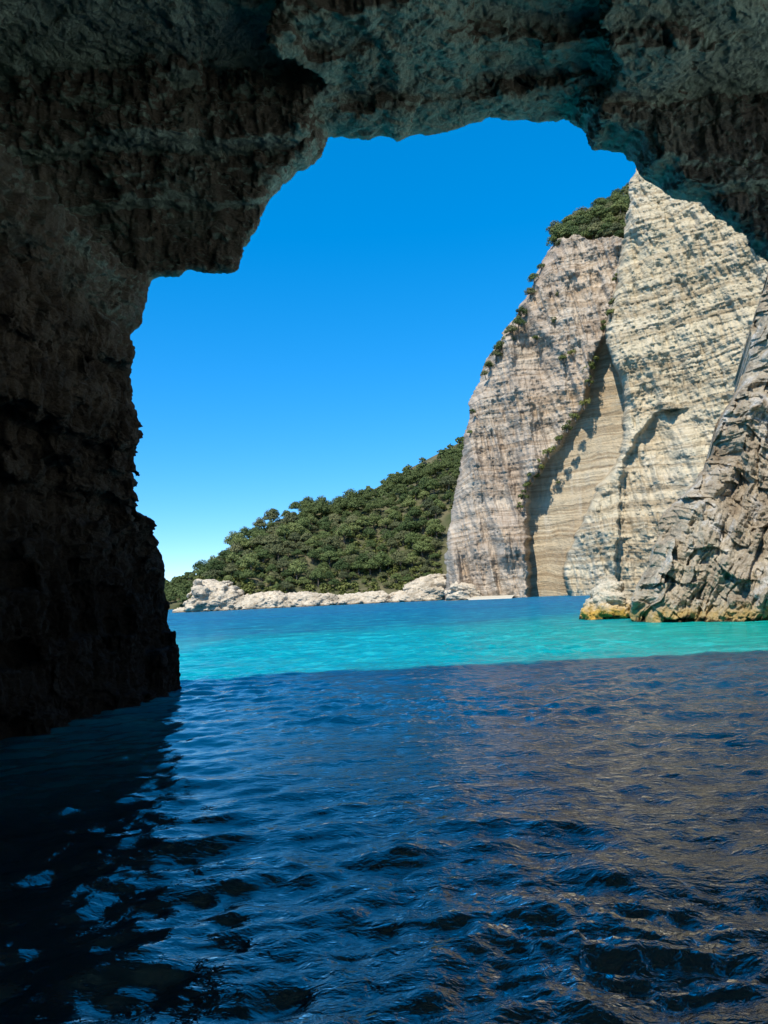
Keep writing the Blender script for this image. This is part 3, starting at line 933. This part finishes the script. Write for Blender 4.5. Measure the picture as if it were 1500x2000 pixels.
# ------------------------------------------------------------------ sea
def build_sea(mat):
    def axis(fine, coarse_lo, coarse_hi):
        return np.array(sorted(set(np.round(np.concatenate([coarse_lo, fine, coarse_hi]), 4))))
    xf = np.arange(-10.5, 13.01, 0.055)
    gx = axis(xf, -np.array([11, 12, 14, 18, 25, 40, 80, 160, 400, 900, 2000, 5000.]), np.array([13.5, 15, 18, 22, 30, 45, 80, 160, 400, 900, 2000, 5000.]))
    yf = [2.6]
    while yf[-1] < 60:
        yf.append(yf[-1] + max(0.04, 0.0052 * yf[-1]))
    gy = axis(np.array(yf), np.array([-300, -60, -20, -10, -4, 0, 1.5, 2.2]), np.array([62, 66, 72, 80, 100, 140, 200, 300, 500, 900, 2000, 6000.]))
    X, Y = np.meshgrid(gx, gy, indexing='ij')
    rg = np.random.RandomState(4)
    wx = 0.35 * fbm(X * .35, Y * .35, X * 0, 2, 3); wy = 0.35 * fbm(X * .35 + 9, Y * .35, X * 0, 2, 8)
    H = np.zeros_like(X)
    for i in range(46):
        lam = 0.22 * (1.6 / 0.22) ** (rg.rand() ** 1.1)
        ang = rg.normal(math.pi / 2 + 0.35, 0.95)
        k = 2 * math.pi / lam
        a = 0.0078 * lam ** 1.0 * (0.6 + 0.8 * rg.rand())
        ph = k * (math.cos(ang) * (X + wx) + math.sin(ang) * (Y + wy)) + rg.rand() * 6.28
        s = np.sin(ph)
        H += a * (s + 0.25 * np.cos(2 * ph))
    patch = 0.75 + 0.45 * fbm(X * .12, Y * .16, X * 0, 2, 6)
    H *= np.clip(patch, .35, 1.3)
    # churned water beside the boat
    bx, by = 1.45, 5.6
    r = np.sqrt(((X - bx) / 1.25) ** 2 + ((Y - by) / 1.1) ** 2)
    k = np.exp(-r ** 2 * 1.2)
    churn = fbm(X * 3.2 + wx * 4, Y * 4.2 + wy * 4, X * 0, 4, 12, .55, True)
    H += k * 0.05 * churn
    ring = np.exp(-((r - 1.25) / .28) ** 2) * (0.4 + .6 * vnoise(X * 1.2, Y * 1.2, X * 0, 4))
    H += 0.03 * ring
    big = np.exp(-(((X - .3) / 4.5) ** 2 + ((Y - 6.5) / 4.0) ** 2))
    H += 0.014 * big * fbm(X * 1.9 + wx * 6, Y * 2.8 + wy * 6, X * 0, 3, 19, .55, True)
    fade = sstep(70, 40, Y) * sstep(-12, -10, X) * sstep(15, 12.5, X) * sstep(1.0, 2.6, Y)
    H *= fade
    v = np.stack([X, Y, H], -1).reshape(-1, 3)
    nx, ny = X.shape
    I = np.arange(nx * ny).reshape(nx, ny)
    q = np.stack([I[:-1, :-1], I[1:, :-1], I[1:, 1:], I[:-1, 1:]], -1).reshape(-1, 4)
    me = mesh_np('sea', v, q)
    a = me.attributes.new('foam', 'FLOAT', 'POINT')
    a.data.foreach_set('value', (np.exp(-r ** 2 * 1.6) * fade).ravel().astype(np.float32))
    tag(link('sea', me, mat), kind='structure')

# ================================================================== build
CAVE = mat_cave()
CLIFF = mat_cliff()
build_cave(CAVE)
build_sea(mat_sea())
build_cliff(CLIFF)
NEAR = mat_near_cliff()
build_near_cliff(NEAR)
build_bounce_slope(mat_simple('bounce_slope_rock', (0.52, 0.50, 0.43), (0.66, 0.64, 0.57), 0.3, 0.9, 0.5))  # added slope out of view, kept pale to light the cave roof

SOIL = mat_simple('hillside_soil', (0.045, 0.055, 0.02), (0.13, 0.115, 0.065), 0.12, 0.95, 0.4)
head = ruled_hill('headland_hill',
    [(385,1150,268),(430,1152,266),(480,1163,262),(560,1168,262),(660,1165,262),(760,1160,262),(830,1150,262),(880,1150,258),(935,1150,262)],
    [(392,1128,285),(430,1100,300),(480,1060,315),(540,1016,330),(600,1000,345),(680,992,352),(760,965,356),(850,925,360),(940,880,362)], SOIL, 200, 70, 0.10, 2.0, 5)
rear = ruled_hill('rear_hill',
    [(560,1090,420),(700,1085,420),(860,1080,420),(960,1075,420)],
    [(560,1040,480),(680,985,500),(800,915,505),(960,832,510)], SOIL, 80, 24, 0.05, 1.5, 9)
dist = ruled_hill('distant_hill',
    [(250,1185,470),(330,1182,470),(400,1180,470),(460,1178,470)],
    [(250,1165,520),(330,1142,530),(400,1116,540),(460,1090,545)], SOIL, 50, 20, 0.05, 1.0, 13)
topg = ruled_hill('cliff_top_slope',
    [(1078,492,218),(1100,485,217),(1150,480,216),(1250,480,215)],
    [(1086,462,235),(1130,436,245),(1180,412,256),(1260,358,266)], SOIL, 60, 24, 0.04, 0.6, 17)

# -- shore rocks and boulders
PALE = mat_shore('pale_shore_rock', (0.54, 0.465, 0.36), (0.36, 0.305, 0.23), (0.20, 0.16, 0.11), 0.35, 0.9, 0.5)
ISLE = mat_shore('islet_rock', (0.54, 0.48, 0.37), (0.36, 0.31, 0.23), (0.48, 0.30, 0.065), 0.85, 0.25, 2.2)
t = outline_rock('islet_boulder', [(1131,1215),(1133,1196),(1146,1180),(1160,1160),(1168,1147),(1176,1136),(1190,1130),(1204,1134),(1213,1146),(1224,1155),(1229,1166),(1229,1200),(1229,1215)], 57.0, 1.7, 0.11, ISLE, 5, (1.1, 1.0, .55), (0.25, 0), 1.1, 0, 0.35, 0.06)
tag(t, 'pale rounded boulder in the sea with an orange brown weed band', 'boulder')
shore = [
 ('shore_rock', [(333,1205),(337,1193),(352,1189),(366,1190),(380,1196),(380,1205)], 262, 4, 'low dark rock at the left tip of the shore', 0),
 ('shore_rock', [(358,1205),(366,1180),(372,1164),(380,1150),(384,1136),(392,1131),(402,1134),(420,1134),(438,1137),(452,1146),(470,1154),(480,1164),(478,1180),(470,1205)], 258, 8, 'tall pale craggy rock at the left end of the forested headland', .5),
 ('rock_pillar', [(383,1190),(380,1160),(384,1134),(390,1130),(396,1134),(399,1160),(402,1190)], 250.5, 2.2, 'slim grey rock pillar standing against the craggy headland rock', 0),
 ('shore_rock', [(466,1205),(474,1180),(484,1165),(510,1158),(540,1156),(556,1160),(560,1180),(556,1202)], 256, 6, 'slanting pale slab right of the craggy headland rock', .6),
 ('shore_rock', [(548,1202),(556,1172),(570,1160),(600,1156),(630,1160),(655,1163),(664,1175),(664,1200)], 256, 6, 'long pale bedded slab below the middle of the wood', .6),
 ('shore_rock', [(658,1200),(664,1170),(690,1160),(720,1156),(748,1154),(755,1166),(752,1196)], 256, 6, 'pale smooth slab ending in a dark notch by the small rock', .5),
 ('shore_rock', [(748,1195),(756,1170),(775,1156),(795,1153),(800,1165),(796,1192)], 258, 4, 'small pale rock between the long slab and the big rounded boulder', 0),
 ('shore_boulder', [(762,1195),(768,1170),(785,1152),(805,1137),(828,1126),(850,1121),(868,1123),(876,1135),(879,1160),(878,1192)], 250, 8, 'big rounded pale boulder at the foot of the cliff', .35),
 ('shore_rock', [(866,1190),(872,1160),(880,1142),(900,1134),(915,1140),(930,1154),(940,1166),(940,1190)], 222, 6, 'low whitish rock heap under the left edge of the tall cliff', 0),
]
for i, (nm, poly, Y, th, lab, ti) in enumerate(shore):
    if i in (3, 4, 5, 6):
        mx_ = sum(a for a, b in poly) / len(poly)
        poly = [(mx_ + (a - mx_) * 1.22, b) for a, b in poly]
    o = outline_rock(nm, poly, Y, th, 0.42, PALE, 40 + i, (7.0, 4.0, 1.0), (-ti, 0.1), th * .8, 0.25, 0.32, 0.16, groove=1.1)
    tag(o, lab, 'boulder' if 'boulder' in nm else 'rock')
SAND = mat_simple('pale_pebbles', (0.42, 0.38, 0.30), (0.52, 0.48, 0.40), 1.5, 0.95, 0.05)
ruled_hill('beach', [(915,1171,212),(960,1169,207),(1000,1167,203)], [(905,1166,222),(960,1163.5,217),(1005,1162,211)], SAND, 30, 10, 0.0, 0.05, 3)

# -- trees
LEAF = mat_leaf('pine_needles', (0.045, 0.072, 0.022), (0.085, 0.12, 0.036), (0.16, 0.185, 0.06))
LEAFB = mat_leaf('olive_pine_needles', (0.06, 0.075, 0.035), (0.11, 0.12, 0.05), (0.17, 0.17, 0.075))
BARK = mat_simple('pine_bark', (0.10, 0.075, 0.055), (0.2, 0.16, 0.12), 2.0)
SHRUB = mat_leaf('shrub_leaves', (0.06, 0.075, 0.02), (0.10, 0.12, 0.03), (0.16, 0.16, 0.045))
PINES = [pine_meshes(s, 13 + s % 4, 120, 5.0 + .6 * (s % 4), 2.6, .4 + .08 * (s % 3), .21, LEAFB if s % 3 == 1 else LEAF, BARK) for s in range(9)]
SHRUBS = [pine_meshes(50 + s, 6, 50, 1.6, 1.3, .6, .22, SHRUB, BARK) for s in range(3)]

def proj(p):
    v = np.asarray(p, float) - np.array([0, 0, CAM_H])
    z = v @ fw
    return CX + F_PX * (v @ RT) / z, CY - F_PX * (v @ UP) / z

rg = random.Random(3)
taken = []
cand = []
nu, nv = head.shape[:2]
for _ in range(9000):
    a, b = rg.uniform(0, nu - 1.01), rg.uniform(0.05, 1.0) * (nv - 1.01)
    p = head[int(a), int(b)]
    sp = 2.9 + 1.5 * (b / nv)
    if all((p[0] - q[0]) ** 2 + (p[1] - q[1]) ** 2 > sp * sp for q in taken):
        px, py = proj(p)
        if px > 925 or (px > 855 and py > 985 + (905 - px) * .5):
            continue
        taken.append(p); cand.append((p, px, py, b / nv))
cand.sort(key=lambda c: c[0][1])
n_ind = 0
spill = []
for p, px, py, b in cand:
    sc = rg.choice((.6, .75, .9, 1.05, 1.2, 1.45)) * rg.uniform(.9, 1.1) * (0.7 if b < .12 else 1.0)
    where = ['over the craggy left rock', 'over the slanting slab', 'over the long bedded slab', 'over the smooth slab', 'over the rounded boulder', 'next to the tall cliff'][int(np.searchsorted([480, 555, 660, 755, 850], px))]
    if b > .93:
        g, lab = 'pines along the crest ' + where, 'dark pine on the headland crest ' + where
    elif b < .14:
        g, lab = 'pines at the lower edge ' + where, 'small pine at the lowest edge of the wood ' + where
    else:
        row = 'low' if b < .4 else 'halfway up' if b < .68 else 'high'
        g, lab = f'pines {row} on the slope {where}', f'round crowned pine {row} on the wooded slope {where}'
    if n_ind < 268:
        make_tree(rg.choice(PINES), 'pine_tree', tuple(p - np.array([0, 0, .3])), (sc, sc * rg.uniform(.8, 1.1), sc * rg.uniform(.65, 1.15)), rg.uniform(0, 6.28), lab, 'tree', g)
        n_ind += 1
    else:
        spill.append((p, sc))

def crowd(name, items, variants, mat):
    V, Q, nb = [], [], 0
    for p, s, mesh in items:
        n = len(mesh.vertices)
        c = np.empty(n * 3, np.float32); mesh.vertices.foreach_get('co', c); c = c.reshape(-1, 3)
        a = rg.uniform(0, 6.28)
        rot = np.array([[math.cos(a), -math.sin(a), 0], [math.sin(a), math.cos(a), 0], [0, 0, 1]])
        V.append(c @ rot.T * s + np.asarray(p)); 
        f = np.empty(len(mesh.loops), np.int32); mesh.loops.foreach_get('vertex_index', f)
        Q.append(f.reshape(-1, 4) + nb); nb += n
    me = mesh_np(name, np.concatenate(V), np.concatenate(Q), False)
    return tag(link(name, me, mat), kind='stuff')
LEAF2 = mat_leaf('far_pine_needles', (0.035, 0.055, 0.018), (0.055, 0.085, 0.025), (0.09, 0.115, 0.035))
SMALL = [pine_meshes(80 + s, 6, 26, 5.6, 2.6, .45, .6, LEAF2, BARK)[1] for s in range(4)]
items = [(p, s, PINES[rg.randrange(9)][1]) for p, s in spill]
for S, n, lo in ((rear, 650, 0.0), (dist, 260, 0.0)):
    for _ in range(n):
        p = S[rg.randrange(S.shape[0]), int((lo + (1 - lo) * rg.random()) * (S.shape[1] - 1))]
        items.append((p + np.array([rg.uniform(-1, 1), rg.uniform(-1, 1), -.8]), rg.uniform(.8, 1.25), SMALL[rg.randrange(4)]))
crowd('pine_wood', items, None, LEAF2)
UND = [pine_meshes(90 + s, 5, 14, 1.3, 1.2, .6, .34, SHRUB, BARK)[1] for s in range(3)]
items = []
for _ in range(1500):
    a, b = rg.randrange(nu), int(rg.random() * (nv - 1))
    p = head[a, b]
    px, py = proj(p)
    if px > 860 and py > 1000:
        continue
    if fbm(np.array(p[0] / 9), np.array(p[1] / 9), np.array(0.), 2, 7) > -.25:
        items.append((p + np.array([0, 0, -.3]), rg.uniform(.7, 1.5), UND[rg.randrange(3)]))
crowd('undergrowth', items, None, SHRUB)

# cliff-top wood
nt_ = 0
placed = []
for _ in range(2500):
    a, b = rg.randrange(topg.shape[0]), rg.randrange(topg.shape[1])
    p = topg[a, b]
    if all((p[0] - q[0]) ** 2 + (p[1] - q[1]) ** 2 > 3.0 ** 2 for q in placed):
        px, py = proj(p)
        if px < 1240:
            placed.append(p)
for px in range(1088, 1216, 9):
    e = at(px, 474 + rg.uniform(-5, 7), float(cliff_depth(np.array([px * 1.]), np.array([470.]))[0][0]) + 3)
    placed.append(e)
placed.sort(key=lambda p: p[1])
for p in placed[:92]:
    s = rg.uniform(.7, 1.1)
    px, py = proj(p)
    side = 'at the left end' if px < 1120 else 'in the middle' if px < 1170 else 'beside the cream slab'
    row = 'at the rock edge' if p[1] < 215 else 'on the skyline' if p[1] > 243 else 'inside'
    make_tree(rg.choice(PINES), 'pine_tree', tuple(p - np.array([0, 0, .4])), (s, s, s), rg.uniform(0, 6.28),
              f'dark pine {row} of the cliff top wood, {side}', 'tree', f'cliff top pines {row}, {side}')
# pines clinging to the left skyline edge of the cliff, from the top down
edge = [(1040,545,.75,'topmost of the pines leaning from the left skyline edge of the cliff'),
        (1030,575,.8,'thin pine just below the topmost pine on the cliff skyline edge'),
        (1052,518,.6,'small pine above the leaning skyline pines on the cliff edge'),
        (1012,612,.8,'upper pine of the dense clump halfway down the cliff skyline edge'),
        (1006,635,.9,'second pine of the dense clump halfway down the cliff skyline edge'),
        (997,650,.9,'middle pine of the dense clump halfway down the cliff skyline edge'),
        (985,665,.95,'broad pine low in the dense clump on the cliff skyline edge'),
        (975,680,.9,'pine in the lower half of the clump on the cliff skyline edge'),
        (963,693,.9,'lowest broad pine of the clump on the cliff skyline edge'),
        (950,712,.7,'small pine under the clump on the cliff skyline edge'),
        (943,728,.55,'last small pine below the clump where the cliff edge steepens'),
        (916,800,.45,'tiny pine on the sheer left edge of the cliff'),
        (912,838,.4,'tiny pine lowest on the left edge of the cliff above the wooded hill')]
for px, py, s, lab in edge:
    d = float(cliff_depth(np.array([px + 14.]), np.array([py + 4.]))[0][0])
    p = at(px + 6, py + 12, d - 1.0)
    make_tree(rg.choice(PINES), 'pine_tree', tuple(p), (s * .85, s * .85, s * .8), rg.uniform(0, 6.28), lab, 'tree', 'pines on the cliff skyline edge', (0, -.25))
# shrubs rooted in the gully and on ledges of the face
sh = [(1205,545,1.0,'olive shrub highest in the gully beside the cream slab'),(1198,590,.9,'olive shrub in the gully left of the cream slab'),(1192,612,1.1,'bright shrub in the upper gully below the narrowing'),
      (1183,640,1.3,'largest shrub at the point of the tan wall'),(1160,700,1.2,'shrub in the gully left of the tan point'),(1152,722,1.3,'second shrub in the gully left of the tan wall'),(1150,745,1.0,'low shrub in the gully left of the tan wall'),
      (1141,790,1.2,'shrub halfway down the gully above the diagonal edge'),(1124,815,1.0,'shrub at the head of the diagonal edge'),(1108,835,1.2,'broad shrub on the diagonal edge of the buttress'),(1092,858,1.1,'shrub on the diagonal edge of the buttress'),
      (1072,885,1.3,'bushy shrub on the middle of the diagonal edge'),(1052,912,1.4,'large green shrub low on the diagonal edge'),(1040,930,1.4,'large shrub near the bottom of the diagonal edge'),(1030,948,1.0,'shrub at the bottom of the diagonal edge'),
      (1022,970,1.2,'green shrub on the buttress edge above the smooth tan wall'),(1016,988,.8,'small shrub lowest on the buttress edge'),
      (1085,632,1.2,'dark shrub high on the pinkish buttress'),(1094,575,1.0,'dark shrub near the top of the pinkish buttress'),(1100,700,1.1,'dark shrub in the middle of the pinkish buttress'),(1115,690,.9,'dark shrub beside the gully on the pinkish buttress'),
      (1046,660,.9,'dark shrub on the left ledge of the pinkish buttress'),(1016,1075,1.1,'shrub on the pale foot of the buttress'),(1090,940,.5,'tiny dark shrub on the smooth tan wall')]
for px, py, s, lab in sh:
    d0 = cliff_depth(np.array([px - 1.]), np.array([py * 1.]))[0][0]
    p = at(px, py + 4, float(d0) - 2.2)
    make_tree(rg.choice(SHRUBS), 'shrub', tuple(p), s, rg.uniform(0, 6.28), lab, 'shrub', 'shrubs on the cliff face')
